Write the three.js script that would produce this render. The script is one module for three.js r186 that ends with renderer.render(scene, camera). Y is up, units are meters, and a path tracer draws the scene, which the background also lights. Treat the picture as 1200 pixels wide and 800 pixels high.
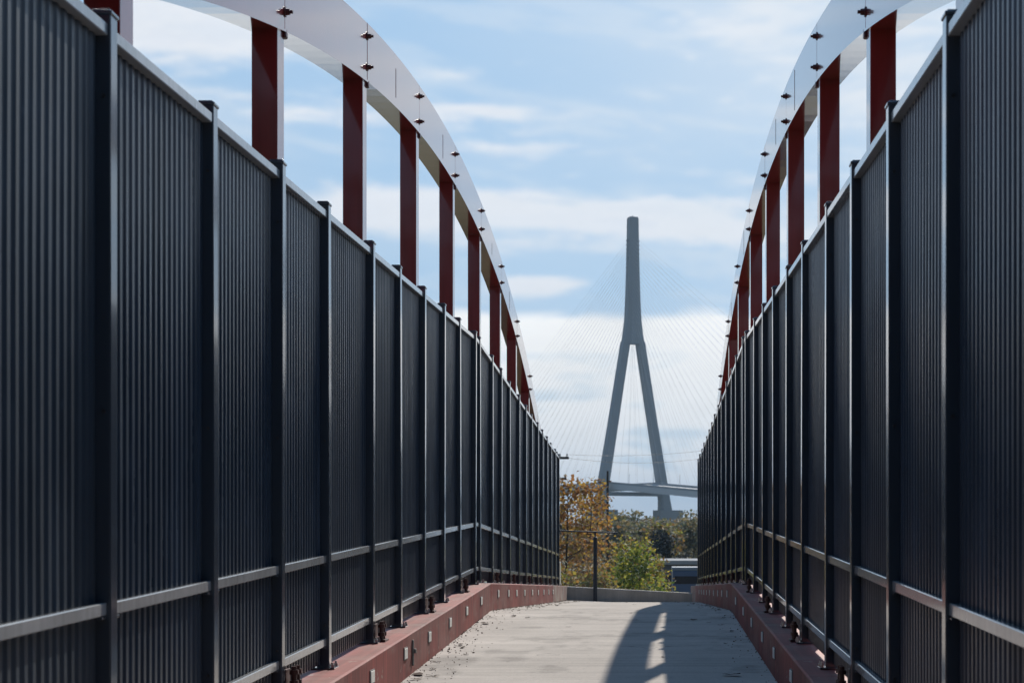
import * as THREE from 'three';
import { RoundedBoxGeometry } from 'three/addons/geometries/RoundedBoxGeometry.js';
import { mergeGeometries } from 'three/addons/utils/BufferGeometryUtils.js';

// ------------------------------------------------------------------ camera, sun, exposure
const scene = new THREE.Scene();
const FOCAL = 1800, PPX = 761.5, PPY = 632;           // in photograph pixels (1200 x 800)
const EYE = 1.68;                                      // eye height over the walkway
const camera = new THREE.PerspectiveCamera(2 * Math.atan(400 / FOCAL) * 180 / Math.PI, 1.5, 0.1, 12000);
camera.filmGauge = 36;
camera.position.set(0, EYE, 0);
camera.lookAt(0, EYE, -100);
camera.setViewOffset(1200, 800, 600 - PPX, 400 - PPY, 1200, 800);
camera.focus = 17;
camera.userData.fStop = 4.5;
scene.add(camera);

const SUN_AZ = 14.3 * Math.PI / 180, SUN_EL = 39.5 * Math.PI / 180;
const SUN = new THREE.Vector3(Math.sin(SUN_AZ) * Math.cos(SUN_EL), Math.sin(SUN_EL), -Math.cos(SUN_AZ) * Math.cos(SUN_EL));
const sun = new THREE.DirectionalLight(new THREE.Color(1, 0.93, 0.83), 4.6);
sun.position.copy(SUN).multiplyScalar(80).add(new THREE.Vector3(0, 0, -20));
sun.target.position.set(0, 0, -20);
sun.castShadow = true;
sun.shadow.mapSize.set(4096, 4096);
Object.assign(sun.shadow.camera, { left: -35, right: 35, top: 40, bottom: -40, near: 1, far: 220 });
scene.add(sun, sun.target);

const renderer = new THREE.WebGLRenderer({ antialias: true });
renderer.toneMapping = THREE.LinearToneMapping;
renderer.toneMappingExposure = 1.0;
renderer.shadowMap.enabled = true;
renderer.shadowMap.type = THREE.PCFSoftShadowMap;
renderer.setSize(1024, 682);

// ------------------------------------------------------------------ random numbers and noise
let seed = 20231;
function rnd() { seed = (seed * 1664525 + 1013904223) >>> 0; return seed / 4294967296; }
const rr = (a, b) => a + (b - a) * rnd();
const clamp = (x, a = 0, b = 1) => Math.min(b, Math.max(a, x));
const sstep = (a, b, x) => { const t = clamp((x - a) / (b - a)); return t * t * (3 - 2 * t); };
const mix = (a, b, t) => a + (b - a) * t;
const PERM = new Float32Array(4096); for (let i = 0; i < 4096; i++) PERM[i] = rnd();
function hash3(x, y, z) { return PERM[(Math.imul(x, 73856093) ^ Math.imul(y, 19349663) ^ Math.imul(z, 83492791)) >>> 7 & 4095]; }
function noise3(x, y, z) {
  const xi = Math.floor(x), yi = Math.floor(y), zi = Math.floor(z);
  let u = x - xi, v = y - yi, w = z - zi; u = u * u * (3 - 2 * u); v = v * v * (3 - 2 * v); w = w * w * (3 - 2 * w);
  const l = (a, b, t) => a + (b - a) * t;
  return l(l(l(hash3(xi, yi, zi), hash3(xi + 1, yi, zi), u), l(hash3(xi, yi + 1, zi), hash3(xi + 1, yi + 1, zi), u), v),
    l(l(hash3(xi, yi, zi + 1), hash3(xi + 1, yi, zi + 1), u), l(hash3(xi, yi + 1, zi + 1), hash3(xi + 1, yi + 1, zi + 1), u), v), w);
}
function fbm(x, y, z, n = 5) { let s = 0, a = 0.5, t = 0; for (let i = 0; i < n; i++) { s += a * noise3(x, y, z); t += a; a *= 0.52; x = x * 2.03 + 7.1; y = y * 2.03 + 3.7; z = z * 2.03 + 1.9; } return s / t; }

// ------------------------------------------------------------------ sky: air and clouds
{
  const W = 3072, H = 1536, data = new Float32Array(W * H * 4);
  // wisps: azimuth (degrees, 0 = along the bridge, + right), elevation, half-widths, strength
  const wisps = [
    [-6.5, 12.4, 4.6, 0.5, 0.33], [-8.2, 11.5, 5.5, 0.4, 0.22], [-6.8, 15.45, 1.7, 0.2, 0.3], [-7.4, 16.7, 1.5, 0.22, 0.22], [-6.1, 14.2, 1.5, 0.22, 0.22], [-3.2, 14.2, 1.6, 0.25, 0.12],
    [-3.9, 9.45, 1.9, 0.32, 0.42], [-4.6, 9.3, 0.9, 0.3, 0.2], [1.4, 11.4, 2.6, 0.4, 0.3], [2.2, 12.2, 2.4, 0.35, 0.22], [-2.5, 12.2, 3.0, 0.25, 0.2],
    [-17.0, 18.0, 2.2, 0.9, 0.42], [-15.0, 17.0, 2.4, 0.5, 0.2], [-12.8, 15.3, 3.0, 0.35, 0.3], [-11.0, 15.0, 3.0, 0.3, 0.2], [-10, 12.0, 2.4, 0.5, 0.24],
    [4.2, 18.2, 3.4, 1.6, 0.13], [8.0, 14.5, 3.0, 1.6, 0.1], [12.0, 16.5, 5.0, 2.4, 0.16], [5.5, 10.8, 4.0, 1.0, 0.16],
  ];
  for (let k = 0; k < 50; k++) { const a = rr(22, 338); wisps.push([a > 180 ? a - 360 : a, rr(9, 26), rr(2, 6), rr(0.4, 1.8), rr(0.15, 0.45)]); }
  const belowR = 0.42, belowG = 0.43, belowB = 0.42;
  for (let j = 0; j < H; j++) {
    const el = ((j + 0.5) / H - 0.5) * 180, ce = Math.cos(el * Math.PI / 180), se = Math.sin(el * Math.PI / 180);
    const near = wisps.filter((w) => Math.abs(el - w[1]) < 3 * w[3]);
    for (let i = 0; i < W; i++) {
      const o = (j * W + i) * 4, phi = ((i + 0.5) / W - 0.5) * 2 * Math.PI;
      if (el < -0.5) { data[o] = belowR; data[o + 1] = belowG; data[o + 2] = belowB; data[o + 3] = 1; continue; }
      const dx = ce * Math.cos(phi), dz = ce * Math.sin(phi);
      let az = Math.atan2(dx, -dz) * 180 / Math.PI;
      // clear air
      const t = clamp(el / 90), lo = Math.exp(-el / 6.5), q = 1 - Math.exp(-el / 26);
      let r = mix(0.40, 0.12, q), g = mix(0.67, 0.34, q), b = mix(0.92, 0.68, q);
      r = mix(r, 0.74, lo * 0.75); g = mix(g, 0.80, lo * 0.75); b = mix(b, 0.86, lo * 0.75);
      // air is deepest away from the sun
      const ca = dx * SUN.x + se * SUN.y + dz * SUN.z, ang = Math.acos(clamp(ca, -1, 1)) * 180 / Math.PI;
      const glow = 0.34 * Math.exp(-ang / 11) + 0.10 * Math.exp(-ang / 34);
      const dim = 0.36 + 0.64 * Math.exp(-Math.max(0, ang - 34) / 36), dimc = 0.55 + 0.45 * dim;
      r = r * dim + glow; g = g * Math.pow(dim, 0.9) + glow * 0.97; b = b * Math.pow(dim, 0.75) + glow * 0.9;
      // high thin streaks
      const wx = fbm(dx * 5, se * 9, dz * 5, 3) - 0.5;
      const n1 = fbm(dx * 12 + wx, se * 60 + wx * 5, dz * 12, 6), n2 = fbm(dx * 42, se * 170 + wx * 9, dz * 42 + 11, 5);
      let bias = -0.105; for (const w of near) { let da = Math.abs(az - w[0]); if (da > 180) da = 360 - da; if (da < 3 * w[2]) { const e = (el - w[1]) / w[3], d = da / w[2]; bias += w[4] * Math.exp(-0.5 * (e * e + d * d)); } }
      bias += 0.05 * sstep(20, 60, el);
      const m = sstep(0.47, 0.78, n1 * 0.62 + n2 * 0.38 + bias) * 0.95;
      const cl = (0.94 + 0.12 * (n2 - 0.5) + glow * 0.4) * dimc;
      const cs = 0.90 - 0.22 * sstep(0.5, 0.95, n1 + bias * 0.6) * sstep(0.4, 0.6, n2);
      r = mix(r, cl * mix(1, cs, 0.5), m); g = mix(g, (cl + 0.012) * mix(1, cs, 0.4), m); b = mix(b, (cl + 0.04) * mix(1, cs, 0.25), m);
      // smooth thin veil of ice cloud, thickest towards the sun
      const veil = 0.55 * Math.exp(-0.5 * (((az - 8) / 7) ** 2 + ((el - 17.5) / 3.6) ** 2)) * (0.55 + 0.9 * fbm(dx * 7, se * 22, dz * 7 + 3, 4)) + 0.40 * fbm(dx * 6, se * 25, dz * 6, 4) * sstep(30, 10, el) + 0.30 * sstep(0.48, 0.75, fbm(dx * 14 + wx * 2, se * 75 + dx * 9, dz * 14, 5)) * sstep(34, 14, el);
      r = mix(r, 0.80 * dimc, veil); g = mix(g, 0.87 * dimc, veil); b = mix(b, 0.94 * dimc, veil);
      // broken bank of cloud low over the horizon
      const edge = 8.15 + (fbm(dx * 12 + 3, 4.2, dz * 12, 4) - 0.5) * 1.5 + (n2 - 0.5) * 0.55;
      const bank = sstep(edge + 0.28, edge - 0.22, el);
      if (bank > 0) {
        const s = fbm(dx * 22 + 5, se * 120 + wx * 4, dz * 22, 5), hole = sstep(0.52, 0.74, s) * sstep(8.2, 5.5, el) * 0.75;
        const wv = (1.06 + 0.16 * (s - 0.5) + 0.03 * sstep(6.5, 8.2, el)) * dimc;
        r = mix(r, mix(wv, 0.64 * dimc, hole), bank); g = mix(g, mix(wv + 0.003, 0.78 * dimc, hole), bank); b = mix(b, mix(wv - 0.008, 0.89 * dimc, hole), bank);
      }
      data[o] = r; data[o + 1] = g; data[o + 2] = b; data[o + 3] = 1;
    }
  }
  const sky = new THREE.DataTexture(data, W, H, THREE.RGBAFormat, THREE.FloatType);
  sky.mapping = THREE.EquirectangularReflectionMapping; sky.magFilter = THREE.LinearFilter; sky.needsUpdate = true;
  scene.background = sky; scene.environment = sky;
}
scene.fog = new THREE.FogExp2(new THREE.Color(0.52, 0.76, 1.0), 0.00018);

// ------------------------------------------------------------------ textures
function texture(size, fn, srgb = false, rx = 1, ry = 1) {
  const d = new Uint8Array(size * size * 4);
  for (let y = 0; y < size; y++) for (let x = 0; x < size; x++) { const c = fn(x / size, y / size), o = (y * size + x) * 4; for (let k = 0; k < 3; k++) d[o + k] = clamp(Array.isArray(c) ? c[k] : c) * 255; d[o + 3] = 255; }
  const t = new THREE.DataTexture(d, size, size); t.magFilter = THREE.LinearFilter; t.minFilter = THREE.LinearMipmapLinearFilter; t.generateMipmaps = true;
  t.wrapS = t.wrapT = THREE.MirroredRepeatWrapping; t.repeat.set(rx, ry); if (srgb) t.colorSpace = THREE.SRGBColorSpace; t.needsUpdate = true; return t;
}
const toS = (v) => v <= 0.0031308 ? v * 12.92 : 1.055 * Math.pow(v, 1 / 2.4) - 0.055;
const lin = (r, g, b) => new THREE.Color().setRGB(r, g, b);
// concrete of the walkway: uv in metres (x across, y along), one tile = 6 m
const deckMap = texture(1024, (u, v) => {
  const broom = noise3(u * 5, v * 520, 0.3), broom2 = fbm(u * 3 + 9, v * 60, 2.2, 3), blot = fbm(u * 7, v * 7, 4.1, 5), fine = noise3(u * 500, v * 500, 7);
  const stain = sstep(0.56, 0.72, fbm(u * 13 + 3, v * 9 + 1, 8.8, 5)), crack = sstep(0.010, 0.003, Math.abs(fbm(u * 5 + 7, v * 5, 21.3, 6) - 0.5)) * sstep(0.5, 0.62, fbm(u * 4, v * 4, 31.3, 3)), speck = sstep(0.86, 0.95, noise3(u * 190, v * 190, 3.3));
  let k = 0.86 + 0.16 * (broom - 0.5) + 0.30 * (broom2 - 0.5) + 0.42 * (blot - 0.5) + 0.14 * (fine - 0.5) - 0.20 * stain - 0.28 * speck - 0.3 * crack;
  return [toS(k * 0.55), toS(k * 0.50), toS(k * 0.455)];
}, true, 1 / 6, 1 / 6);
const deckBump = texture(1024, (u, v) => 0.5 + 0.6 * (noise3(u * 5, v * 520, 0.3) - 0.5) + 0.3 * (noise3(u * 420, v * 420, 1) - 0.5), false, 1 / 6, 1 / 6);
// red paint of the kerb beams, dusty and streaked: one tile = 3 m
const kerbMap = texture(1024, (u, v) => {
  const streak = fbm(u * 60, v * 2.5, 1.7, 4), blot = fbm(u * 9, v * 9, 3.3, 5), chip = sstep(0.70, 0.76, fbm(u * 40, v * 40, 6.6, 4)), dust = sstep(0.45, 0.7, fbm(u * 6 + 4, v * 14, 9.2, 5));
  let r = 0.235, g = 0.048, b = 0.040; const k = 0.95 + 1.5 * (streak - 0.5) + 0.9 * (blot - 0.5); r *= k; g *= k; b *= k;
  r = mix(r, 0.30, dust * 0.36); g = mix(g, 0.18, dust * 0.36); b = mix(b, 0.155, dust * 0.36);
  r = mix(r, 0.33, chip * 0.7); g = mix(g, 0.26, chip * 0.7); b = mix(b, 0.23, chip * 0.7);
  return [toS(r), toS(g), toS(b)];
}, true, 1 / 3, 1 / 3);
const wallMap = texture(512, (u, v) => {
  const k = 0.85 + 0.5 * (fbm(u * 8, v * 8, 2.6, 5) - 0.5) + 0.35 * (fbm(u * 50, v * 4, 5.5, 3) - 0.5) + 0.12 * (noise3(u * 250, v * 250, 1) - 0.5);
  return [toS(k * 0.50), toS(k * 0.455), toS(k * 0.40)];
}, true, 1 / 3, 1 / 3);
const endKerbMap = texture(512, (u, v) => {
  const k = 0.9 + 0.5 * (fbm(u * 9, v * 9, 2.6, 5) - 0.5) + 0.4 * (fbm(u * 50, v * 3, 5.5, 3) - 0.5), p = sstep(0.44, 0.6, fbm(u * 16, v * 6, 12.5, 5));
  return [toS(k * mix(0.33, 0.26, p)), toS(k * mix(0.265, 0.125, p)), toS(k * mix(0.225, 0.105, p))];
}, true, 1 / 3, 1 / 3);
const grassMap = texture(512, (u, v) => {
  const a = fbm(u * 10, v * 10, 1.1, 6), f = noise3(u * 240, v * 240, 4);
  return [toS(mix(0.05, 0.16, a) * (0.7 + 0.6 * f)), toS(mix(0.06, 0.13, a) * (0.7 + 0.6 * f)), toS(mix(0.025, 0.06, a) * (0.7 + 0.6 * f))];
}, true, 1 / 12, 1 / 12);
// faint waviness and grime of coated steel (uv in metres)
const steelRough = texture(512, (u, v) => { const a = fbm(u * 5, v * 3, 2.1, 5), s = fbm(u * 70, v * 2, 8.1, 3); return [0, 0.62 + 0.5 * (a - 0.5) + 0.35 * (s - 0.5), 0]; }, false, 1 / 2.2, 1 / 2.2);
const steelTint = texture(512, (u, v) => { const k = 0.85 + 0.35 * (fbm(u * 6, v * 4, 12.1, 5) - 0.5) + 0.3 * (fbm(u * 60, v * 2.5, 3.1, 4) - 0.5); return [k, k, k]; }, false, 1 / 1.9, 1 / 1.9);

// coated sheet with dried rain runs, dust and small scuffs: one tile = 3.4 m
const panelTint = texture(1024, (u, v) => {
  const run = fbm(u * 90, v * 1.6, 5.3, 4), blot = fbm(u * 7, v * 5, 2.4, 5), dust = sstep(0.5, 0.72, fbm(u * 14, v * 9, 7.7, 5)), scuff = sstep(0.80, 0.86, fbm(u * 60, v * 25, 3.9, 3)) , drip = sstep(0.66, 0.8, fbm(u * 150, v * 3, 9.1, 3));
  const k = 0.56 + 0.5 * (run - 0.5) + 0.35 * (blot - 0.5) + 0.12 * dust + 0.3 * scuff + 0.22 * drip; return [k * (1 + 0.05 * dust), k * (1 + 0.02 * dust), k];
}, false, 1 / 3.4, 1 / 3.4);
// ------------------------------------------------------------------ materials
const S = (o) => new THREE.MeshStandardMaterial(o), PH = (o) => new THREE.MeshPhysicalMaterial(o);
const M = {
  deck: S({ map: deckMap, bumpMap: deckBump, bumpScale: 0.003, roughness: 0.93 }),
  kerb: S({ map: kerbMap, roughness: 0.62 }),
  endKerb: S({ map: endKerbMap, roughness: 0.9 }),
  wall: S({ map: wallMap, roughness: 0.92 }),
  panels: [[0.060, 0.083, 0.120, 0.56], [0.066, 0.086, 0.118, 0.62], [0.055, 0.078, 0.115, 0.52], [0.062, 0.082, 0.110, 0.68]].map(([r, g, b, k]) => PH({ color: lin(r, g, b), map: panelTint, roughness: k, roughnessMap: steelRough })),
  frame: PH({ color: lin(0.036, 0.047, 0.064), roughness: 0.28, roughnessMap: steelRough, clearcoat: 1.0, clearcoatRoughness: 0.09 }),
  rail: PH({ color: lin(0.40, 0.41, 0.42), map: steelTint, roughness: 0.35, roughnessMap: steelRough, clearcoat: 0.8, clearcoatRoughness: 0.1 }),
  red: PH({ color: lin(0.235, 0.0165, 0.019), roughness: 0.25, map: steelTint, specularIntensity: 0.7, clearcoat: 1.0, clearcoatRoughness: 0.07 }),
  redDark: S({ color: lin(0.055, 0.012, 0.011), roughness: 0.4 }),
  pin: S({ color: lin(0.085, 0.014, 0.013), roughness: 0.35 }),
  zinc: S({ color: lin(0.55, 0.56, 0.57), roughness: 0.35, metalness: 0.9 }),
  plate: S({ color: lin(0.80, 0.79, 0.74), roughness: 0.5 }),
  grey: S({ color: lin(0.16, 0.155, 0.15), roughness: 0.6 }),
  darkSteel: S({ color: lin(0.03, 0.04, 0.055), roughness: 0.5 }),
  wire: S({ color: lin(0.16, 0.17, 0.18), roughness: 0.5, metalness: 0.5 }),
  grass: S({ map: grassMap, roughness: 1 }),
  pylon: S({ color: lin(0.20, 0.20, 0.195), roughness: 0.85 }),
  bridgeSteel: S({ color: lin(0.36, 0.36, 0.36), roughness: 0.6 }),
  cable: S({ color: lin(0.44, 0.44, 0.44), roughness: 0.5 }),
  bark: S({ color: lin(0.05, 0.038, 0.03), roughness: 1 }),
  pole: S({ color: lin(0.045, 0.04, 0.036), roughness: 0.95 }),
  black: S({ color: lin(0.012, 0.012, 0.014), roughness: 0.6 }),
};
function leafMat() { return PH({ color: 0xffffff, vertexColors: true, roughness: 0.9, transmission: 0.6, thickness: 0, side: THREE.DoubleSide }); }
M.leaf = leafMat();

// ------------------------------------------------------------------ helpers
const taken = new Map();
function numbered(n) { const k = taken.get(n) ?? -1; taken.set(n, k + 1); return k < 0 ? n : n + '_' + String(k + 1).padStart(3, '0'); }
function tag(o, label, category, group, kind) { o.userData.label = label; if (category) o.userData.category = category; if (group) o.userData.group = group; if (kind) o.userData.kind = kind; return o; }
function thing(name, label, category, pos = [0, 0, 0], group, kind) { const g = new THREE.Group(); g.name = numbered(name); g.position.set(...pos); tag(g, label, category, group, kind); scene.add(g); return g; }
function mesh(name, geo, mat, parent) { const m = new THREE.Mesh(geo, mat); m.name = parent ? name : numbered(name); m.castShadow = m.receiveShadow = true; (parent || scene).add(m); return m; }
// box uv in metres
function metreUV(g, ox = 0, oy = 0) {
  const p = g.attributes.position, n = g.attributes.normal, uv = new Float32Array(p.count * 2);
  for (let i = 0; i < p.count; i++) { const ax = Math.abs(n.getX(i)), ay = Math.abs(n.getY(i)), az = Math.abs(n.getZ(i)); let a, b; if (ax >= ay && ax >= az) { a = p.getZ(i); b = p.getY(i); } else if (ay >= az) { a = p.getX(i); b = p.getZ(i); } else { a = p.getX(i); b = p.getY(i); } uv[2 * i] = a + ox; uv[2 * i + 1] = b + oy; }
  g.setAttribute('uv', new THREE.BufferAttribute(uv, 2)); return g;
}
function box(x0, x1, y0, y1, z0, z1) { const g = new THREE.BoxGeometry(Math.abs(x1 - x0), Math.abs(y1 - y0), Math.abs(z1 - z0)); g.translate((x0 + x1) / 2, (y0 + y1) / 2, (z0 + z1) / 2); return metreUV(g); }
function rbox(x0, x1, y0, y1, z0, z1, r = 0.006, seg = 2) { const g = new RoundedBoxGeometry(Math.abs(x1 - x0), Math.abs(y1 - y0), Math.abs(z1 - z0), seg, r); g.translate((x0 + x1) / 2, (y0 + y1) / 2, (z0 + z1) / 2); return metreUV(g.index ? g.toNonIndexed() : g); }
// prism: cross-section rectangle [x0,x1]x[y0,y1] swept over stations [{d, y}] (d = metres ahead), flat shaded, local to (0,0,0)
function sweep(stations, prof, close = true) {
  const pos = [], N = prof.length, P = (s, k) => [prof[k % N][0], s.y + prof[k % N][1] * (s.k ?? 1), -s.d];
  const quad = (a, b, c, d) => pos.push(...a, ...b, ...c, ...a, ...c, ...d);
  for (let i = 0; i + 1 < stations.length; i++) for (let k = 0; k < N; k++) quad(P(stations[i], k), P(stations[i], k + 1), P(stations[i + 1], k + 1), P(stations[i + 1], k));
  if (close) for (const [i, flip] of [[0, 1], [stations.length - 1, 0]]) for (let k = 1; k + 1 < N; k++) { const a = P(stations[i], 0), b = P(stations[i], k), c = P(stations[i], k + 1); flip ? pos.push(...a, ...c, ...b) : pos.push(...a, ...b, ...c); }
  const g = new THREE.BufferGeometry(); g.setAttribute('position', new THREE.Float32BufferAttribute(pos, 3)); g.computeVertexNormals(); return metreUV(g);
}
const rect = (x0, x1, y0, y1) => (x0 < x1 ? [[x0, y0], [x0, y1], [x1, y1], [x1, y0]] : [[x1, y0], [x1, y1], [x0, y1], [x0, y0]]);
function tube(a, b, r, seg = 6, r2 = r) { const A = new THREE.Vector3(...a), B = new THREE.Vector3(...b), d = B.clone().sub(A), g = new THREE.CylinderGeometry(r2, r, d.length(), seg, 1); g.translate(0, d.length() / 2, 0); g.applyQuaternion(new THREE.Quaternion().setFromUnitVectors(new THREE.Vector3(0, 1, 0), d.normalize())); g.translate(A.x, A.y, A.z); return g; }

// ------------------------------------------------------------------ the footbridge: levels along the walkway
const CREST = 20.4, G1 = 0.0361, G2 = -0.0322, END = 39.2, KERB = 0.366;
const deckY = (d) => d < CREST ? G1 * d : G1 * CREST + G2 * (d - CREST);
const SIDE = [{ s: -1, X: 2.28, text: 'left' }, { s: 1, X: 1.25, text: 'right' }];
const GROUND = EYE - 4.8;

// ground
{
  const R = 4200, g = new THREE.PlaneGeometry(2 * R, 2 * R, 8, 8); g.rotateX(-Math.PI / 2); g.translate(0, GROUND, -R + 400); metreUV(g);
  const o = mesh('ground', g, M.grass); o.userData = { kind: 'structure', label: 'rough grassy ground below and beyond the footbridge' };
}
// walkway slab: two pours meeting at the crest
{
  const xl = -2.13, xr = 1.10, root = thing('walkway', 'broom finished concrete walkway with a crest, between red kerbs', undefined, [0, 0, 0], undefined, 'structure');
  delete root.userData.category;
  const slab = (d0, d1, n) => {
    const cols = 10, pos = [], uv = [], idx = [], row = (d) => { for (let i = 0; i <= cols; i++) { const t = i / cols, x = mix(xl, xr, t); pos.push(x, deckY(d) - 0.13 * sstep(33, 39.2, d) * t, -d); uv.push(x, d); } };
    for (let k = 0; k <= n; k++) row(mix(d0, d1, k / n));
    for (let k = 0; k < n; k++) for (let i = 0; i < cols; i++) { const a = k * (cols + 1) + i, b = a + cols + 1; idx.push(a, a + 1, b + 1, a, b + 1, b); }
    const top = pos.length / 3;                                       // underside and edges
    for (const d of [d0, d1]) for (const x of [xl, xr]) for (const h of [0, -0.22]) { pos.push(x, deckY(d) + h - 0.004 - (d > 33 && x > 0 ? 0.13 : 0), -d); uv.push(x, h); }
    const [a, b, c, e, f, g2, h, i2] = [0, 1, 2, 3, 4, 5, 6, 7].map((k) => top + k);
    idx.push(b, e, i2, b, i2, g2, a, b, e, a, e, c, f, h, i2, f, i2, g2);
    const g = new THREE.BufferGeometry(); g.setAttribute('position', new THREE.Float32BufferAttribute(pos, 3)); g.setAttribute('uv', new THREE.Float32BufferAttribute(uv, 2)); g.setIndex(idx); g.computeVertexNormals(); return g;
  };
  mesh('slab', slab(-4, CREST - 0.006, 40), M.deck, root);
  mesh('slab', slab(CREST + 0.006, END, 40), M.deck, root);
}

// ------------------------------------------------------------------ kerb beams
const postD = [2.0, 3.5, 5.0, 6.49, 8.03, 9.51, 10.91, 12.65, 14.07, 15.55, 17.03, 18.49, 20.09, 20.68, 22.3, 23.62, 25.1, 26.85, 28.35, 29.85, 31.33, 32.75, 34.2, 35.7, 37.28, 38.72];
for (const { s, X } of SIDE) {
  const lab = s < 0 ? 'sunlit dusty red kerb beam with white plates, at foot of the sunlit fence' : 'dark red kerb beam with white plates, lying in the shade';
  const root = thing('kerb_beam', lab, 'kerb', [s * (X - 0.17), 0, 0], 'red kerb beams of the footbridge');
  const st = (d0, d1) => [{ d: d0, y: deckY(d0) }, { d: d1, y: deckY(d1) }];
  const prof = s < 0 ? [[-0.62, -0.5], [-0.62, KERB], [-0.012, KERB], [0, KERB - 0.012], [0, -0.5]] : [[0, -0.5], [0, KERB - 0.012], [0.012, KERB], [0.62, KERB], [0.62, -0.5]];
  mesh('beam', sweep(st(-4, CREST - 0.008), prof), M.kerb, root);
  mesh('beam', sweep(st(CREST + 0.008, s < 0 ? 33.6 : 36.5), prof), M.kerb, root);
  tag(mesh('beam', sweep(st(s < 0 ? 33.612 : 36.512, s < 0 ? END + 0.3 : 40.45), prof), M.endKerb, root), 'bare concrete end piece of the kerb with worn red paint');
  // white plates set in the face between the posts
  const plateGeo = rbox(-0.006, 0.006, -0.045, 0.045, -0.075, 0.075, 0.003, 1);
  const rimGeo = rbox(-0.003, 0.004, -0.055, 0.055, -0.088, 0.088, 0.002, 1);
  for (let i = 0; i + 1 < postD.length; i++) {
    const a = postD[i], b = postD[i + 1]; if (b - a < 1 || a < 4 || a > 33) continue;
    const d = a + (b - a) * 0.42 + rr(-0.04, 0.04), y = deckY(d) + KERB * 0.60;
    const rim = mesh('plate_rim', rimGeo, M.grey, root); rim.position.set(-s * 0.003, y, -d);
    const p = mesh('white_plate', plateGeo, M.plate, root); p.position.set(-s * 0.006, y, -d);
  }
  // dark red clamp brackets with bolts beside every other post
  postD.forEach((d, i) => {
    if (i < 3 || i > 22 || i === 13 || (i < 13 ? i % 2 === 0 : i % 2 === 1)) return;
    const br = new THREE.Group(); br.name = 'clamp_bracket'; br.position.set(s * 0.16, deckY(d + 0.2) + KERB - 0.004, -(d + 0.2)); root.add(br);
    mesh('clamp_foot', rbox(-0.07, 0.07, 0, 0.022, -0.09, 0.09, 0.004), M.redDark, br);
    mesh('clamp_web', rbox(-0.012, 0.012, 0.02, 0.15, -0.06, 0.06, 0.004), M.redDark, br).position.x = s * 0.03;
    for (const z of [-0.045, 0.045]) {
      const st2 = mergeGeometries([tube([0, 0, 0], [0, 0.15, 0], 0.017, 10), tube([0, 0.028, 0], [0, 0.06, 0], 0.030, 6), tube([0, 0.10, 0], [0, 0.128, 0], 0.030, 6)]);
      mesh('bolt', st2, M.redDark, br).position.set(-s * 0.03, 0.02, z);
    }
  });
  if (s < 0) { const b = mesh('grey_bracket', mergeGeometries([rbox(-0.004, 0.012, -0.12, 0.11, -0.018, 0.018, 0.004, 1), rbox(0.012, 0.03, -0.01, 0.03, -0.04, 0.006, 0.004, 1)]), M.grey, root); b.position.set(0.004, deckY(13.6) + 0.19, -13.62); }
}

// ------------------------------------------------------------------ screen fences
const HF = 3.32;
function corrugated(d0, d1, h0, h1, s) {           // one folded sheet with upright ribs, bottom and top following the grade
  const bow = rr(-0.005, 0.005), pitch = (d1 - d0) / Math.round((d1 - d0) / 0.078), n = Math.round((d1 - d0) / pitch), sub = 20, pos = [], uv = [], idx = [];
  for (let i = 0; i <= n * sub; i++) {
    const d = d0 + (i / sub) * pitch, ph = (i / sub) * 2 * Math.PI, w = clamp(1.9 * Math.cos(ph) + 0.25, -1, 1), x = 0.0605 - 0.0044 * w;
    const y = deckY(d) + KERB; for (const t of [0, 0.34, 0.67, 1]) { const h = mix(h0, h1, t); pos.push(s * (x + bow * Math.sin(Math.PI * t) * Math.sin(Math.PI * i / (n * sub))), y + h, -d); uv.push(d, h); }
  }
  for (let i = 0; i < n * sub; i++) { for (let q = 0; q < 3; q++) { const a = 4 * i + q; s < 0 ? idx.push(a, a + 4, a + 5, a, a + 5, a + 1) : idx.push(a, a + 5, a + 4, a, a + 1, a + 5); } }
  const g = new THREE.BufferGeometry(); g.setAttribute('position', new THREE.Float32BufferAttribute(pos, 3)); g.setAttribute('uv', new THREE.Float32BufferAttribute(uv, 2)); g.setIndex(idx); g.computeVertexNormals(); return g;
}
const nearD = postD;
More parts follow.
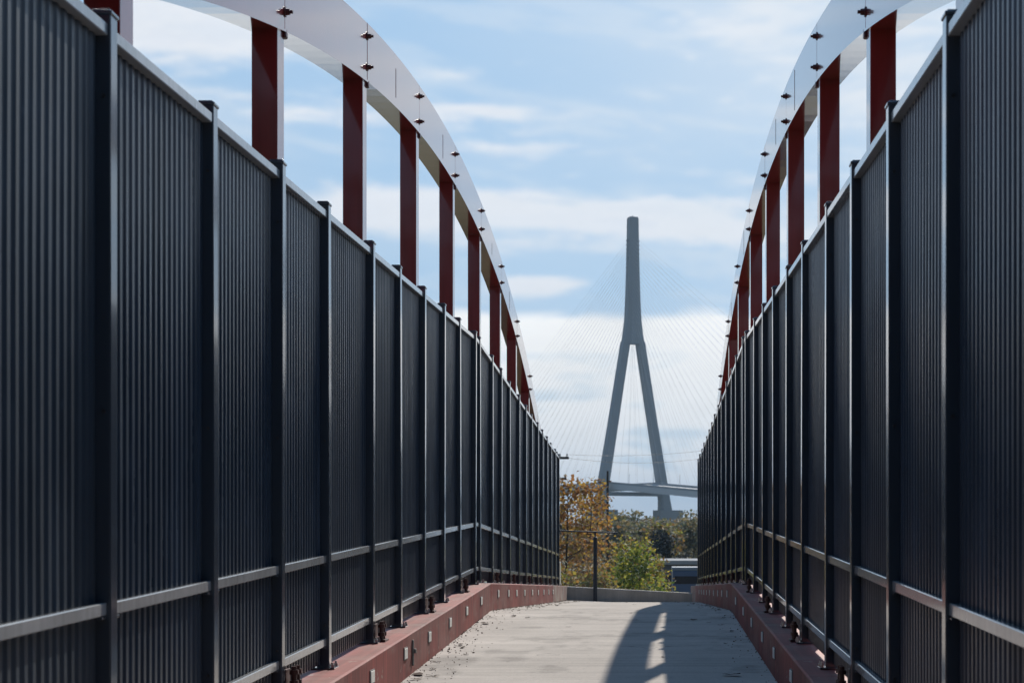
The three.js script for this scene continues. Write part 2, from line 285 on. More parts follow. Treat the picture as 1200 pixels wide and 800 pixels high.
for (const { s, X } of SIDE) {
  const postD = s < 0 ? nearD : [...nearD, 40.2];
  const root = thing('screen_fence', s < 0 ? 'tall dark corrugated metal screen fence with sunlit rails, above the sunlit kerb' : 'tall dark corrugated metal screen fence standing on the shaded red kerb', 'fence', [s * X, 0, 0], 'screen fences along the footbridge');
  const sx = (a, b) => (s < 0 ? [-b, -a] : [a, b]);
  const postGeo = rbox(...sx(0, 0.09), 0, HF - 0.02, -0.0425, 0.0425, 0.007, 2);
  const capGeo = mergeGeometries([rbox(...sx(-0.006, 0.096), HF - 0.022, HF - 0.004, -0.0485, 0.0485, 0.006, 2), rbox(...sx(0.006, 0.084), HF - 0.008, HF + 0.006, -0.036, 0.036, 0.006, 2)]);
  const plateGeo = rbox(...sx(-0.045, 0.135), 0.001, 0.014, -0.085, 0.085, 0.003, 1);
  const screwGeo = tube([0, 0, 0.0415], [0, 0, 0.0505], 0.0085, 8), clipGeo = rbox(...sx(0.014, 0.05), -0.012, 0, -0.03, 0.03, 0.003, 1);
  const nutGeo = mergeGeometries([tube([0, 0.012, 0], [0, 0.034, 0], 0.016, 6), tube([0, 0.03, 0], [0, 0.05, 0], 0.008, 8)]);
  postD.forEach((d) => {
    const p = mesh('post', postGeo, M.frame, root); p.position.set(0, deckY(d) + KERB, -(d + 0.0425));
    p.rotation.set(rr(-0.0035, 0.0035), 0, rr(-0.0025, 0.0025));
    mesh('post_cap', capGeo, M.frame, p); mesh('base_plate', plateGeo, M.frame, p);
    for (const hy of [0.30, 1.62, 2.95]) mesh('screw', screwGeo, M.black, p).position.set(s * 0.03, hy + rr(-0.02, 0.02), 0);
    for (const [bx, bz] of [[-0.026, -0.062], [-0.026, 0.062]]) mesh('anchor_nut', nutGeo, M.zinc, p).position.set(s * bx, 0, bz);
  });
  for (let i = 0; i + 1 < postD.length; i++) {
    const d0 = postD[i] + 0.083, d1 = postD[i + 1] + 0.002, cuts = d0 < CREST && d1 > CREST ? [d0, CREST, d1] : [d0, d1], jit = rr(-0.004, 0.004);
    mesh('panel', corrugated(d0 - 0.03, d1 + 0.03, 0.035, HF - 0.075, s), M.panels[Math.floor(rnd() * 4)], root).position.x = s * jit * 0.6;
    const stn = cuts.map((d) => ({ d, y: deckY(d) + KERB }));
    const dx = rr(-0.003, 0.003), dy = rr(-0.003, 0.003);
    const bar = (name, a, b, y0, y1) => { const c = 0.004, [x0, x1] = sx(a, b), m = mesh(name, sweep(stn, [[x0, y0 + c], [x0, y1 - c], [x0 + c, y1], [x1 - c, y1], [x1, y1 - c], [x1, y0 + c], [x1 - c, y0], [x0 + c, y0]]), M.rail, root); m.position.set(dx, dy, 0); };
    bar('top_rail', 0.012, 0.096, HF - 0.115, HF - 0.062);
    bar('middle_rail', 0.018, 0.0535, 0.755, 0.81);
    bar('bottom_rail', 0.018, 0.0535, 0.165, 0.22);
    if (d1 - d0 > 1) for (const h of [0.755, 0.165]) for (const d of [d0 + 0.035, d1 - 0.035]) mesh('rail_clip', clipGeo, M.frame, root).position.set(dx, dy + deckY(d) + KERB + h - 0.002, -d);
  }
}

// ------------------------------------------------------------------ arches
const hangD = []; for (let k = -3; k <= 9; k++) hangD.push(10.40 + 3.09 * k);
const archLow = (d) => EYE + 4.57 - 0.01115 * (d - 20.4) ** 2;
for (const { s, X } of SIDE) {
  const root = thing('bridge_arch', s < 0 ? 'glossy dark red steel arch rib with upright hangers behind the sunlit fence' : 'glossy dark red steel arch rib with upright hangers behind the shaded fence', 'arch', [s * (X + 0.24), 0, 0], 'steel arches of the footbridge');
  const sx = (a, b) => (s < 0 ? [-b, -a] : [a, b]), DEP = 0.54, WID = 0.205;
  const ribP = (() => { const [x0, x1] = sx(0, WID), c = 0.006; return [[x0, c + 0.016], [x0, DEP - c], [x0 + c, DEP], [x1 - c, DEP], [x1, DEP - c], [x1, c + 0.016]]; })();
  const flangeP = rect(...sx(-0.014, WID + 0.014), 0, 0.018);
  const joints = [-1.6, ...hangD.map((d) => d + 0.196), 42.4];
  for (let i = 0; i + 1 < joints.length; i++) {
    const a = joints[i] + 0.009, b = joints[i + 1] - 0.009, n = 8, stn = []; for (let k = 0; k <= n; k++) { const d = mix(a, b, k / n); stn.push({ d, y: archLow(d) }); }
    const seg = mesh('rib_segment', sweep(stn, ribP), M.red, root); seg.position.x = rr(-0.0012, 0.0012);
    mesh('bottom_flange', sweep(stn, flangeP), M.red, seg);
    if (i % 3 !== 1) { const d = mix(a, b, rr(0.35, 0.7)), y = archLow(d), lo = rr(0.06, 0.2), hi = rr(0.34, 0.5); mesh('weld_seam', rbox(...sx(-0.0025, 0.004), y + lo, y + hi, -(d + 0.007), -(d - 0.007), 0.001, 1), M.redDark, seg); }
  }
  // splice core behind the joints, hangers and pins
  const pinGeo = mergeGeometries([tube([0, 0, 0], [-s * 0.056, 0, 0], 0.012, 10), tube([-s * 0.008, 0, 0], [-s * 0.036, 0, 0], 0.024, 8, 0.022), tube([0, 0, 0], [-s * 0.008, 0, 0], 0.036, 12)]);
  hangD.forEach((d) => {
    const j = d + 0.196, y0 = deckY(d + 0.1) - 0.42, y1 = archLow(d + 0.1) + 0.03;
    const h = mesh('hanger', rbox(...sx(0.004, 0.180), y0, y1, -(d + 0.19), -d, 0.006, 2), M.red, root);
    mesh('hanger_shoe', rbox(...sx(-0.006, 0.182), y0 - 0.02, y0 + 0.03, -(d + 0.22), -(d - 0.03), 0.005, 1), M.redDark, h);
    for (const f of [0.26, 0.77]) mesh('pin', pinGeo, M.pin, root).position.set(0, archLow(j) + DEP * f, -j);
    mesh('splice_knob', rbox(-0.028, 0.028, -0.026, 0.026, -0.032, 0.032, 0.014, 3), M.pin, root).position.set(s * 0.012, archLow(j) - 0.018, -j);
    mesh('splice_core', rbox(...sx(0.012, WID - 0.012), archLow(j) + 0.03, archLow(j) + DEP - 0.012, -(j + 0.02), -(j - 0.02), 0.003, 1), M.pin, root);
  });
  // concrete pedestals carry the ends of the rib
  for (const [d, w] of [[-1.6, -1], [42.4, 1]]) {
    const p = mesh('pedestal', rbox(...sx(-0.06, 0.24), GROUND - 0.05, archLow(d) + 0.22, -(d + (w > 0 ? 0.06 : 0.45)), -(d - (w > 0 ? 0.45 : 0.06)), 0.02, 1), M.wall, root); p.userData.label = 'concrete pedestal under the end of the rib';
  }
}
// abutments under both ends of the walkway
for (const [d0, d1, lab] of [[-4, -2.6, 'concrete abutment under the start of the walkway'], [37.6, 39.5, 'concrete abutment under the walkway below the low end wall']]) {
  const yTop = Math.min(deckY(d0), deckY(d1)) - 0.36 - (d0 > 0 ? 0.02 : 0);
  tag(mesh('abutment', box(-2.9, 1.85, GROUND - 0.05, yTop, -d1, -d0), M.wall), lab, 'abutment', 'abutments of the footbridge');
}

// ------------------------------------------------------------------ low end wall with its fence
{
  const zf = END + 0.02, wl = -2.35, wr = 1.075, yl = EYE - 1.19, yr = EYE - 1.37;
  const root = thing('end_wall', 'low bare concrete wall closing the end of the walkway', 'wall', [0, 0, -zf]);
  const pts = (h, c) => [[wl, h ? yl : yl - 0.9], [wr, h ? yr : yr - 0.9]].map(([x, y]) => [x, y - c]);
  const [a, b] = pts(1, 0), [e, f] = pts(0, 0), T = 0.26, c = 0.015, g = new THREE.BufferGeometry(), v = [];
  const q = (p0, p1, p2, p3) => v.push(...p0, ...p1, ...p2, ...p0, ...p2, ...p3);
  const F = (p, z, dy = 0) => [p[0], p[1] + dy, z];
  q(F(e, 0), F(f, 0), F(b, 0, -c), F(a, 0, -c)); q(F(a, 0, -c), F(b, 0, -c), F(b, -c), F(a, -c)); q(F(a, -c), F(b, -c), F(b, -T), F(a, -T)); q(F(f, -T), F(e, -T), F(a, -T), F(b, -T)); q(F(f, 0), F(f, -T), F(b, -T), F(b, -c)); q(F(e, -T), F(e, 0), F(a, -c), F(a, -T));
  g.setAttribute('position', new THREE.Float32BufferAttribute(v, 3)); g.computeVertexNormals(); metreUV(g);
  mesh('wall_body', g, M.wall, root);
  // chain-link fence: posts stand before the wall
  const fz = zf - 0.16, fence = thing('chain_link_fence', 'thin chain link fence with dark steel post before the low concrete wall', 'fence', [0, 0, -fz]);
  const base = (x) => deckY(39) - 0.13 * clamp((x + 2.13) / 3.23) - 0.012, top = EYE + 0.19;
  for (const [x, r] of [[-1.39, 0.05]]) { const p = mesh('post', tube([x, base(x), 0], [x, x < 0 ? EYE + 0.02 : top, 0], r, 12), M.darkSteel, fence); mesh('post_cap', new THREE.SphereGeometry(r * 1.15, 12, 6, 0, 6.3, 0, 1.6), M.darkSteel, p).position.set(x, x < 0 ? EYE + 0.02 : top, 0); }
  mesh('top_rail', tube([-2.33, EYE + 0.225, 0], [-0.82, EYE + 0.165, 0], 0.021, 8), M.darkSteel, fence);
  mesh('brace', tube([-1.39, EYE - 0.1, 0], [-1.39, EYE + 0.2, 0], 0.02, 8), M.darkSteel, fence);
  const wires = []; for (let x = -2.1; x < -0.8; x += 0.055) for (const k of [-1, 1]) { let x0 = x, x1 = x + k * 1.1, y0 = base(x) + 0.36, y1 = EYE + 0.18; if (x1 < -2.1 || x1 > -0.82) { const lim = x1 < -2.1 ? -2.1 : -0.82, t = (lim - x0) / (x1 - x0); x1 = lim; y1 = mix(y0, y1, t); } if (Math.abs(x1 - x0) > 0.02) wires.push(tube([x0, y0, 0], [x1, y1, 0], 0.0018, 3)); }
  const wm = mesh('wire_mesh', mergeGeometries(wires), M.wire, fence); wm.userData.kind = 'stuff';
}

// ------------------------------------------------------------------ distant cable-stayed bridge
{
  const D = 985, px = (u) => (u - PPX) * D / FOCAL, A = 66 * Math.PI / 180;
  const root = thing('cable_stayed_bridge', 'distant cable stayed bridge with tall grey forked concrete pylon', 'bridge', [px(741.5), GROUND, -D]);
  root.rotation.y = -(Math.PI / 2 - A);         // local x = across the deck (right, away), local z = along the deck (towards the viewer)
  root.rotation.y = Math.atan2(0.407, 0.914);
  const Y = (v) => (PPY - v) * D / FOCAL + EYE - GROUND;
  const loft = (secs) => {                       // chamfered rectangles [y, cx, halfX, halfZ]
    const pos = [], ring = ([y, cx, hx, hz]) => { const c = Math.min(hx, hz) * 0.3; return [[cx - hx + c, y, hz], [cx + hx - c, y, hz], [cx + hx, y, hz - c], [cx + hx, y, -hz + c], [cx + hx - c, y, -hz], [cx - hx + c, y, -hz], [cx - hx, y, -hz + c], [cx - hx, y, hz - c]]; };
    for (let i = 0; i + 1 < secs.length; i++) { const a = ring(secs[i]), b = ring(secs[i + 1]); for (let k = 0; k < 8; k++) { const l = (k + 1) % 8; pos.push(...a[k], ...a[l], ...b[l], ...a[k], ...b[l], ...b[k]); } }
    const t = ring(secs[secs.length - 1]); for (let k = 1; k < 7; k++) pos.push(...t[0], ...t[k], ...t[k + 1]);
    const g = new THREE.BufferGeometry(); g.setAttribute('position', new THREE.Float32BufferAttribute(pos, 3)); g.computeVertexNormals(); return metreUV(g);
  };
  const mast = mesh('pylon_mast', loft([[Y(403), 0, 7.2, 3.6], [Y(392), 0, 6.3, 3.5], [Y(375), 0, 5.1, 3.4], [Y(350), 0, 4.4, 3.3], [Y(320), 0, 3.9, 3.2], [Y(290), 0, 3.5, 3.1], [Y(256), 0, 3.2, 3.0]]), M.pylon, root);
  mesh('pylon_crown', box(-2.7, 2.7, Y(256), Y(254.6), -2.4, 2.4), M.pylon, mast);
  mesh('beacon', tube([0, Y(255), 0], [0, Y(252.5), 0], 0.25), M.pylon, mast);
  for (const k of [-1, 1]) {
    const cx = (v) => k * (5.0 + (v - 400) * 0.152 * 0.547 / 0.914);
    const leg = mesh('pylon_leg', loft([[-0.5, cx(596), 4.4, 4.6], [Y(600), cx(596), 4.0, 4.2], [Y(585), cx(588), 3.3, 3.6], [Y(500), cx(500), 2.8, 3.3], [Y(400.5), cx(400.5), 2.5, 3.3]]), M.pylon, root);
    mesh('pier_base', box(cx(596) - 6, cx(596) + 10, -0.5, Y(597.5), -6, 6), M.pylon, leg);
  }
  mesh('cross_beam', box(-19.5, 19.5, Y(581), Y(576.5), -2.6, 2.6), M.pylon, root);
  const deckH = (t) => Y(567.5) + (t > 0 ? -0.068 * t : -0.012 * t);
  const dst = []; for (let t = -420; t <= 420; t += 20) dst.push({ d: -t, y: deckH(t) });
  dst.reverse();
  mesh('deck', sweep(dst, rect(-14.5, 14.5, -0.6, 0)), M.bridgeSteel, root);
  for (const k of [-1, 1]) { mesh('edge_girder', sweep(dst, rect(k * 14.2, k * 15.4, -3.2, 0.2)), M.bridgeSteel, root); mesh('parapet', sweep(dst, rect(k * 15.0, k * 15.35, 0.2, 1.5)), M.pylon, root); }
  for (let t = -400; t <= 400; t += 40) { const l = mesh('light_pole', tube([14.6, deckH(t), t], [14.6, deckH(t) + 8, t], 0.14, 5), M.bridgeSteel, root); l.position.y = 0; }
  for (let t = -415; t <= 415; t += 10) mesh('floor_beam', box(-14, 14, deckH(t) - 2.2, deckH(t) - 0.62, t - 0.3, t + 0.3), M.bridgeSteel, root);
  for (const t of [-416, 210, 320, 416]) mesh('pier', box(-11, 11, -0.5, deckH(t) - 3, t - 2, t + 2), M.pylon, root);
  for (let i = 0; i < 22; i++) for (const k of [-1, 1]) mesh('cable_anchor', box(k * 3.1, k * 4.2, Y(388 - i * 5), Y(386.4 - i * 5), -1.2, 1.2), M.pylon, mast).scale.x = mix(1.28, 1, Math.min(1, i / 9));
  const NC = 24;
  for (const k of [-1, 1]) for (const e of [-1, 1]) for (let i = 0; i < NC; i++) {
    const t = e * mix(26, e < 0 ? 402 : 330, i / (NC - 1)), yh = mix(Y(392), Y(280), Math.pow(i / (NC - 1), 0.9));
    mesh('stay_cable', tube([k * 14.7, deckH(t), t], [k * 1.6, yh, e * 2.4], 0.048, 4), M.cable, root);
  }
}

// ------------------------------------------------------------------ vegetation
function addLeaf(buf, c, size, col, flat = 0.5) {
  const ax = new THREE.Vector3(rr(-1, 1), rr(-1, 1) * flat, rr(-1, 1)).normalize(), up = new THREE.Vector3(rr(-1, 1), rr(-1, 1), rr(-1, 1)), sd = new THREE.Vector3().crossVectors(ax, up).normalize().multiplyScalar(size * rr(0.3, 0.45)), L = ax.multiplyScalar(size), n = new THREE.Vector3().crossVectors(L, sd).normalize().multiplyScalar(size * rr(-0.15, 0.15));
  const P = [c.clone(), c.clone().addScaledVector(L, 0.45).add(sd).add(n), c.clone().add(L), c.clone().addScaledVector(L, 0.45).sub(sd).add(n)];
  for (const k of [0, 1, 2, 0, 2, 3]) { buf.p.push(P[k].x, P[k].y, P[k].z); buf.c.push(...col); }
}
const leafGeo = (buf) => { const g = new THREE.BufferGeometry(); g.setAttribute('position', new THREE.Float32BufferAttribute(buf.p, 3)); g.setAttribute('color', new THREE.Float32BufferAttribute(buf.c, 3)); g.computeVertexNormals(); return g; };
function tree(name, label, group, [x, z], H, opt) {
  const keep = seed; seed = (Math.round(Math.abs(x * 977 + z * 131 + 50000) * 7) * 2654435761 + (opt.seed || 0) * 7919) >>> 0; for (let k = 0; k < 5; k++) rnd();
  const root = thing(name, label, opt.cat || 'tree', [x, GROUND, z], group), wood = [], buf = { p: [], c: [] }, tips = [];
  const { crownLow = 0.35, radius = 1.6, leaves = 2500, leaf = 0.12, cols, r0 = 0.12, clump = 0.45, limbs = 9, stems = 1 } = opt;
  for (let q = 0; q < stems; q++) {
    let p = new THREE.Vector3(stems > 1 ? rr(-0.4, 0.4) * radius : 0, -0.1, stems > 1 ? rr(-0.4, 0.4) * radius : 0), lean = new THREE.Vector3(rr(-0.08, 0.08), 1, rr(-0.08, 0.08)); const n = 7, pts = [p.clone()];
    for (let k = 1; k <= n; k++) { p = p.clone().addScaledVector(lean, H * 0.94 / n * rr(0.9, 1.05)); lean.x += rr(-0.07, 0.07); lean.z += rr(-0.07, 0.07); pts.push(p); wood.push(tube(pts[k - 1].toArray(), p.toArray(), r0 * (1 - (k - 1) / n * 0.88), 7, r0 * (1 - k / n * 0.88))); }
    for (let k = 0; k < limbs; k++) {
      const t = mix(crownLow, 0.97, (k + rnd()) / limbs), f = t * n, i = Math.min(n - 1, Math.floor(f)), b = pts[i].clone().lerp(pts[i + 1], f - i), an = rr(0, 6.283), len = radius * mix(1, 0.45, sstep(0.4, 1, t)) * rr(0.6, 1.1) * (t < crownLow + 0.1 ? 0.8 : 1);
      const e = b.clone().add(new THREE.Vector3(Math.cos(an) * len, len * rr(0.25, 0.75), Math.sin(an) * len)), m = b.clone().lerp(e, 0.5).add(new THREE.Vector3(rr(-0.1, 0.1), rr(-0.02, 0.15), rr(-0.1, 0.1)).multiplyScalar(len));
      const r = r0 * 0.4 * (1 - t * 0.5); wood.push(tube(b.toArray(), m.toArray(), r, 5, r * 0.7), tube(m.toArray(), e.toArray(), r * 0.7, 5, r * 0.25)); tips.push(m, e, e);
      for (let w = 0; w < 3; w++) { const s0 = b.clone().lerp(e, rr(0.4, 0.9)), s1 = s0.clone().add(new THREE.Vector3(rr(-1, 1), rr(-0.2, 0.9), rr(-1, 1)).multiplyScalar(len * 0.45)); wood.push(tube(s0.toArray(), s1.toArray(), r * 0.35, 4, r * 0.12)); tips.push(s1); }
    }
    tips.push(pts[n], pts[n]);
  }
  for (let k = 0; k < leaves; k++) {
    const t = tips[Math.floor(rnd() * tips.length)], d = new THREE.Vector3(rr(-1, 1) + rr(-1, 1), rr(-1, 1) + rr(-1, 1), rr(-1, 1) + rr(-1, 1)).multiplyScalar(clump * 0.5), c = cols[Math.floor(rnd() * cols.length)], j = rr(0.7, 1.3);
    addLeaf(buf, t.clone().add(d), leaf * rr(0.7, 1.25), c.map((v) => v * j));
  }
  mesh('trunk', mergeGeometries(wood.map((g) => g.index ? g.toNonIndexed() : g)), M.bark, root); mesh('crown', leafGeo(buf), M.leaf, root);
  seed = keep; return root;
}
const at = (u, D) => [(u - PPX) * D / FOCAL, -D];
const rust = [[0.40, 0.20, 0.05], [0.29, 0.13, 0.04], [0.46, 0.31, 0.06], [0.21, 0.11, 0.045], [0.44, 0.26, 0.055]];
const gold = [[0.46, 0.36, 0.06], [0.34, 0.33, 0.06], [0.36, 0.20, 0.045], [0.17, 0.18, 0.04], [0.26, 0.15, 0.04]];
const green = [[0.16, 0.21, 0.03], [0.27, 0.31, 0.045], [0.08, 0.12, 0.022], [0.38, 0.35, 0.05]];
const olive = [[0.15, 0.14, 0.06], [0.20, 0.16, 0.07], [0.11, 0.12, 0.055], [0.25, 0.19, 0.08]];
tree('autumn_tree', 'rust orange autumn tree, its crown meeting the end of the sunlit fence', 'autumn trees beyond the end wall', at(663, 52), 7.4, { radius: 1.35, leaves: 1500, leaf: 0.16, cols: rust, crownLow: 0.4, clump: 0.42, limbs: 12, r0: 0.08 });
tree('autumn_tree', 'slender rust brown autumn tree with thin crown before the far pylon leg', 'autumn trees beyond the end wall', at(688, 55), 7.1, { radius: 1.2, leaves: 1000, leaf: 0.16, cols: rust, crownLow: 0.4, clump: 0.4, limbs: 11, r0: 0.07 });
tree('autumn_tree', 'leaning brown autumn tree beside the utility pole', 'autumn trees beyond the end wall', at(703, 60), 7.0, { radius: 0.8, leaves: 1000, leaf: 0.16, cols: rust, crownLow: 0.45, clump: 0.38, limbs: 9, r0: 0.06 });
tree('autumn_tree', 'twiggy rust autumn tree between the orange tree and the slender brown tree', 'autumn trees beyond the end wall', at(676, 57), 7.0, { radius: 1.2, leaves: 700, leaf: 0.16, cols: rust, crownLow: 0.35, clump: 0.5, limbs: 13, r0: 0.06 });
tree('autumn_tree', 'orange autumn tree hidden mostly behind the sunlit fence end', 'autumn trees beyond the end wall', at(618, 58), 7.4, { radius: 1.6, leaves: 1800, leaf: 0.16, cols: rust, crownLow: 0.4, clump: 0.45, limbs: 10, r0: 0.09 });
for (const [u, D, H, c, lab] of [[664, 46, 4.2, gold, 'yellow leaved shrub below the rust orange tree'], [682, 47, 4.0, gold, 'yellow green shrub beside the dark fence post'], [707, 47, 3.9, gold, 'tawny shrub between the fence post and the green bush'],
  [726, 50, 4.5, green, 'green shrub with yellow tips left of the leafy sapling'], [748, 49, 5.0, green, 'bright green leafy sapling rising over the end wall'], [763, 47, 3.7, green, 'low green shrub beside the blue truck'], [737, 54, 4.6, gold, 'yellowish shrub behind the leafy sapling'], [757, 61, 5.0, gold, 'tall golden shrub behind the low green shrub'], [724, 60, 5.2, gold, 'golden shrub beside the plain utility pole'], [779, 64, 4.3, gold, 'yellow shrub before the white building edge']])
  tree('shrub', lab, 'shrubs beyond the end wall', at(u, D), H, { cat: 'shrub', radius: 0.75, leaves: 1500, leaf: 0.13, cols: c, crownLow: 0.35, clump: 0.42, limbs: 9, r0: 0.035, stems: 2 });
for (const [x, z, H] of [[-16, 13, 15], [-10.5, 15, 17], [-6, 12, 15.5], [-1.5, 13, 17], [3, 12, 16], [8, 14, 17], [13.5, 13, 15.5]])
  tree('broad_tree', 'broad dark green tree standing behind the start of the walkway', 'trees behind the start of the walkway', [x, z], H, { radius: 4.2, leaves: 3600, leaf: 0.75, cols: green.map((c) => c.map((v) => v * 0.32)), crownLow: 0.2, clump: 2.0, limbs: 14, r0: 0.25 });
// far wood: single trees
const far = [[700, 330, 9.6], [722, 260, 8.6], [738, 240, 9.2], [752, 300, 8.6], [764, 340, 8.8], [777, 270, 7.8], [790, 310, 8.4], [803, 250, 8.2], [816, 330, 9.2], [832, 280, 8.5], [680, 290, 9], [655, 270, 9], [850, 300, 8.6], [630, 320, 9.4], [745, 190, 6.4], [770, 180, 6.0], [812, 200, 6.8], [724, 180, 6.4]];
far.forEach(([u, D, H], k) => tree('far_tree', k % 3 ? 'hazy olive green tree in the far tree line under the pylon' : 'hazy yellow brown tree in the far tree line under the pylon', 'far tree line under the pylon', at(u, D), H, { radius: 3.6, leaves: 1500, leaf: 0.55, cols: k % 3 ? olive : gold.map((c) => c.map((v) => v * 0.75)), crownLow: 0.15, clump: 1.5, limbs: 10, r0: 0.16 }));
tree('dark_tree', 'dark round evergreen tree above the white building edge', undefined, at(790, 140), 5.6, { radius: 1.9, leaves: 2400, leaf: 0.3, cols: [[0.018, 0.022, 0.016], [0.03, 0.028, 0.02]], crownLow: 0.15, clump: 0.8, limbs: 12, r0: 0.14 });

// ------------------------------------------------------------------ low building and truck
{
  const D = 112, root = thing('low_building', 'long low building with white roof edge beyond the bushes', 'building', [-0.9, GROUND, -D]);
  const H = EYE - (656.6 - PPY) / FOCAL * D - GROUND;
  mesh('wall', box(0, 20, 0, H - 0.3, -12, 0), S({ color: lin(0.10, 0.10, 0.10), roughness: 0.9 }), root);
  mesh('roof_edge', rbox(-0.2, 20.2, H - 0.298, H, -12.2, 0.2, 0.02, 1), S({ color: lin(0.27, 0.27, 0.27), roughness: 0.9 }), root);
  for (let k = 0; k < 6; k++) { const w = mesh('window', box(1.2 + k * 3.1, 3.2 + k * 3.1, 0.9, 2.2, 0.002, 0.03), S({ color: lin(0.02, 0.025, 0.035), roughness: 0.15 }), root); mesh('window_frame', mergeGeometries([box(1.1 + k * 3.1, 1.2 + k * 3.1, 0.8, 2.3, 0, 0.06), box(3.2 + k * 3.1, 3.3 + k * 3.1, 0.8, 2.3, 0, 0.06), box(1.2 + k * 3.1, 3.2 + k * 3.1, 2.2, 2.3, 0, 0.06), box(1.2 + k * 3.1, 3.2 + k * 3.1, 0.8, 0.9, 0, 0.06)]), M.grey, w); }
}
{
  const D = 72, root = thing('box_truck', 'blue box truck parked beyond the end of the shaded fence', 'truck', [(788 - PPX) * D / FOCAL, GROUND, -D]);
  const blue = PH({ color: lin(0.045, 0.085, 0.16), roughness: 0.35, clearcoat: 0.5, clearcoatRoughness: 0.15 }), dark = S({ color: lin(0.012, 0.018, 0.03), roughness: 0.15 }), trim = S({ color: lin(0.17, 0.20, 0.24), roughness: 0.45 });
  const top = EYE - (664.5 - PPY) / FOCAL * D - GROUND;
  mesh('cargo_box', rbox(0, 5.2, 0.95, top - 0.16, -2.3, 0, 0.04, 2), blue, root);
  mesh('roof_rail', rbox(-0.015, 5.215, top - 0.158, top, -2.315, 0.015, 0.03, 2), trim, root);
  mesh('dark_band', rbox(0.1, 5.1, top - 0.78, top - 0.42, -0.1, 0.012, 0.005, 1), dark, root);
  mesh('side_rail', rbox(0.02, 5.18, 0.97, 1.08, -0.1, 0.03, 0.01, 1), trim, root);
  const cab = mesh('cab', rbox(5.32, 7.2, 0.55, 2.6, -2.2, -0.08, 0.16, 3), blue, root);
  mesh('side_window', rbox(5.75, 6.8, 1.65, 2.35, -0.2, -0.07, 0.02, 1), dark, cab); mesh('windscreen', rbox(7.1, 7.215, 1.6, 2.4, -2.0, -0.28, 0.02, 1), dark, cab);
  mesh('headlight', rbox(7.1, 7.22, 0.8, 1.0, -0.55, -0.2, 0.03, 1), M.plate, cab); mesh('headlight', rbox(7.1, 7.22, 0.8, 1.0, -2.08, -1.73, 0.03, 1), M.plate, cab);
  mesh('chassis', rbox(0.1, 7.0, 0.6, 0.94, -1.7, -0.6, 0.03, 1), M.black, root);
  for (const [x, z] of [[1.3, -0.16], [1.3, -2.14], [6.3, -0.16], [6.3, -2.14]]) { const w = mesh('wheel', tube([x, 0.46, z - 0.14], [x, 0.46, z + 0.14], 0.46, 24), M.black, root); mesh('rim', tube([x, 0.46, z + (z > -1 ? 0.1 : -0.15)], [x, 0.46, z + (z > -1 ? 0.15 : -0.1)], 0.25, 16), trim, w); }
}

// ------------------------------------------------------------------ utility poles and wires
function pole(label, u, D, vTop, arms) {
  const [x, z] = at(u, D), H = EYE - (vTop - PPY) / FOCAL * D - GROUND, root = thing('utility_pole', label, 'utility pole', [x, GROUND, z], 'utility poles beyond the end wall');
  mesh('pole', tube([0, -0.1, 0], [0, H, 0], 0.11, 10, 0.06), M.pole, root);
  for (const [y, w, off] of arms) { const a = mesh('crossarm', rbox(off - w, off + w, H - y - 0.06, H - y + 0.06, 0.07, 0.17, 0.01, 1), M.pole, root); for (const k of [-0.85, -0.3, 0.3, 0.85]) mesh('insulator', tube([off + k * w, H - y + 0.055, 0.12], [off + k * w, H - y + 0.2, 0.12], 0.03, 8), M.grey, a); }
  return [x, GROUND + H, z];
}
const pA = pole('plain dark utility pole rising through the rust brown trees', 712, 88, 552, []);
const pB = pole('utility pole with crossarm behind the end of the sunlit fence', 652, 76, 529, [[0.32, 0.62, 0], [1.35, 0.5, 0]]);
const pC = pole('utility pole with crossarm behind the shaded fence', 872, 96, 520, [[0.32, 0.9, 0]]);
for (const [a, b, sag, lab] of [[[pB[0] + 0.5, pB[1] - 0.15, pB[2]], [pC[0] - 0.7, pC[1] - 0.15, pC[2]], 0.25, 'thin upper power line strung between the crossarm poles'], [[pB[0] - 0.5, pB[1] - 0.15, pB[2] + 0.1], [pC[0] + 0.7, pC[1] - 0.15, pC[2] + 0.1], 0.7, 'thin sagging power line strung between the crossarm poles'], [[pA[0], pA[1] - 2.9, pA[2] + 0.12], [pC[0], pC[1] - 4.3, pC[2] + 0.12], 0.15, 'dark low cable from the plain pole to the pole behind the shaded fence']]) {
  const A = new THREE.Vector3(...a), B = new THREE.Vector3(...b), pts = []; for (let k = 0; k <= 12; k++) { const t = k / 12, p = A.clone().lerp(B, t); p.y -= sag * 4 * t * (1 - t); pts.push(p); }
  tag(mesh('power_line', new THREE.TubeGeometry(new THREE.CatmullRomCurve3(pts), 40, 0.008, 5), M.black), lab, 'power line', 'power lines beyond the end wall');
}

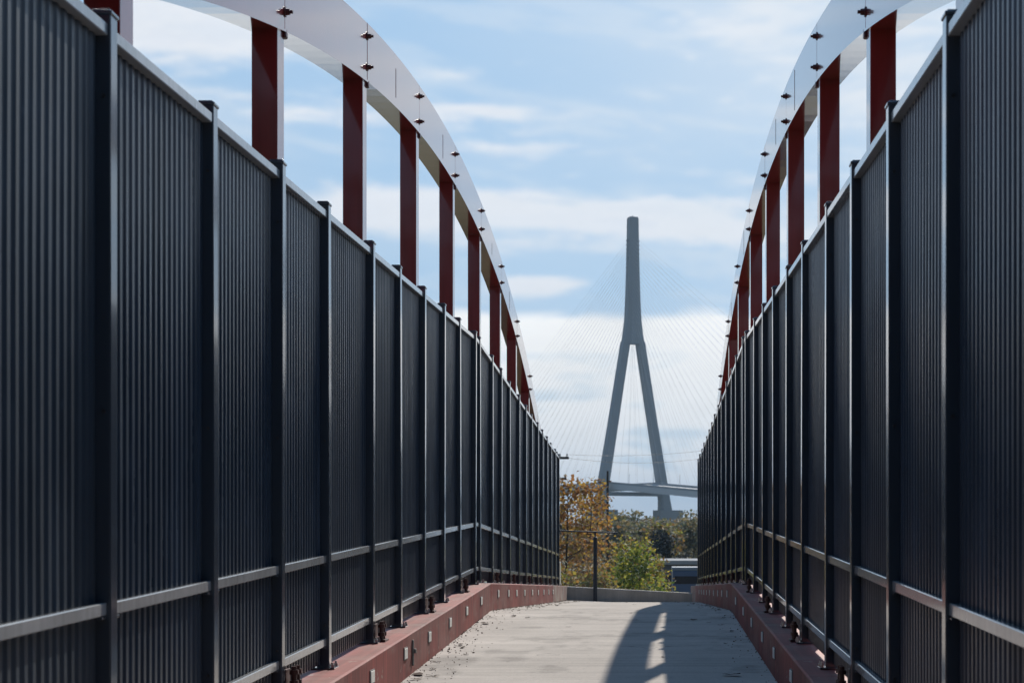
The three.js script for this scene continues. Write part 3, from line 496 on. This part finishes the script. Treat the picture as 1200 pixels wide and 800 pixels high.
// ------------------------------------------------------------------ fallen leaves and grit on the walkway
{
  const mats = [[0.045, 0.028, 0.018], [0.03, 0.02, 0.015], [0.075, 0.045, 0.025], [0.05, 0.025, 0.015]].map((c) => S({ color: lin(...c), roughness: 0.9, side: THREE.DoubleSide }));
  const geos = []; for (let v = 0; v < 5; v++) {
    const n = 9, pos = [], idx = [], curl = rr(0.1, 0.3);
    pos.push(0, 0.10, 0); for (let k = 0; k < n; k++) { const a = k / n * 6.283, r = (0.5 + 0.22 * Math.cos(2 * a)) * rr(0.7, 1.1) * (k % 2 ? 0.82 : 1.05); pos.push(Math.cos(a) * r, 0.06 + curl * rr(0.2, 1.2) * Math.abs(Math.cos(a)), Math.sin(a) * r); idx.push(0, 1 + (k + 1) % n, 1 + k); }
    const g = new THREE.BufferGeometry(); g.setAttribute('position', new THREE.Float32BufferAttribute(pos, 3)); g.setIndex(idx); const h = g.toNonIndexed(); h.computeVertexNormals(); geos.push(h);
  }
  const dk = (x, d) => deckY(d) - 0.13 * sstep(33, 39.2, d) * clamp((x + 2.13) / 3.23);
  const put = (x, d, sz, lab, grp) => { const o = tag(mesh('fallen_leaf', geos[Math.floor(rnd() * 5)], mats[Math.floor(rnd() * 4)]), lab, 'leaf', grp); o.position.set(x, dk(x, d) + 0.001, -d); o.rotation.y = rr(0, 6.28); o.scale.set(sz, sz * rr(0.5, 0.9), sz * rr(0.6, 1)); };
  for (let k = 0; k < 44; k++) { const d = 11 + 27 * Math.pow(rnd(), 1.1); put(-2.09 + 0.05 + 0.5 * Math.pow(rnd(), 2.0), d, rr(0.045, 0.12), 'dry brown leaf lying near the sunlit kerb', 'fallen leaves near the sunlit kerb'); }
  for (let k = 0; k < 26; k++) { const d = rr(11, 37); put(1.04 - 0.55 * Math.pow(rnd(), 1.5), d, rr(0.05, 0.11), 'dry brown leaf lying near the shaded kerb', 'fallen leaves near the shaded kerb'); }
  for (let k = 0; k < 18; k++) put(rr(-1.5, 0.5), rr(11, 37), rr(0.03, 0.07), 'dry brown leaf lying out on the open walkway', 'fallen leaves on the open walkway');
  for (const [u, v, sz] of [[569, 731, 0.15], [542, 759, 0.1], [511, 776, 0.1], [490, 791, 0.16], [857, 792, 0.15]]) {
    const k = (v - PPY) / FOCAL, d = EYE / (k + G1), x = (u - PPX) / FOCAL * d; put(x, d, sz, 'large curled dead leaf lying on the walkway', 'large curled dead leaves');
  }
  const grit = new THREE.InstancedMesh(new THREE.IcosahedronGeometry(1, 0), S({ color: lin(0.17, 0.12, 0.085), roughness: 1 }), 1500), m4 = new THREE.Matrix4(), q = new THREE.Quaternion();
  for (let k = 0; k < 1500; k++) { const d = 10 + 28.5 * rnd(), left = k % 4 !== 0, x = left ? -2.105 + 0.45 * Math.pow(rnd(), 3) : 1.075 - 0.3 * Math.pow(rnd(), 3), sz = rr(0.002, 0.006) + 0.006 * Math.pow(rnd(), 6); q.setFromEuler(new THREE.Euler(rr(0, 3), rr(0, 3), 0)); m4.compose(new THREE.Vector3(x, dk(x, d) + sz * 0.4, -d), q, new THREE.Vector3(sz, sz * 0.7, sz * 1.4)); grit.setMatrixAt(k, m4); }
  grit.name = 'grit'; grit.castShadow = grit.receiveShadow = true; grit.userData = { kind: 'stuff', label: 'fine grit and crumbs along the kerbs', category: 'grit' }; scene.add(grit);
}

renderer.render(scene, camera);
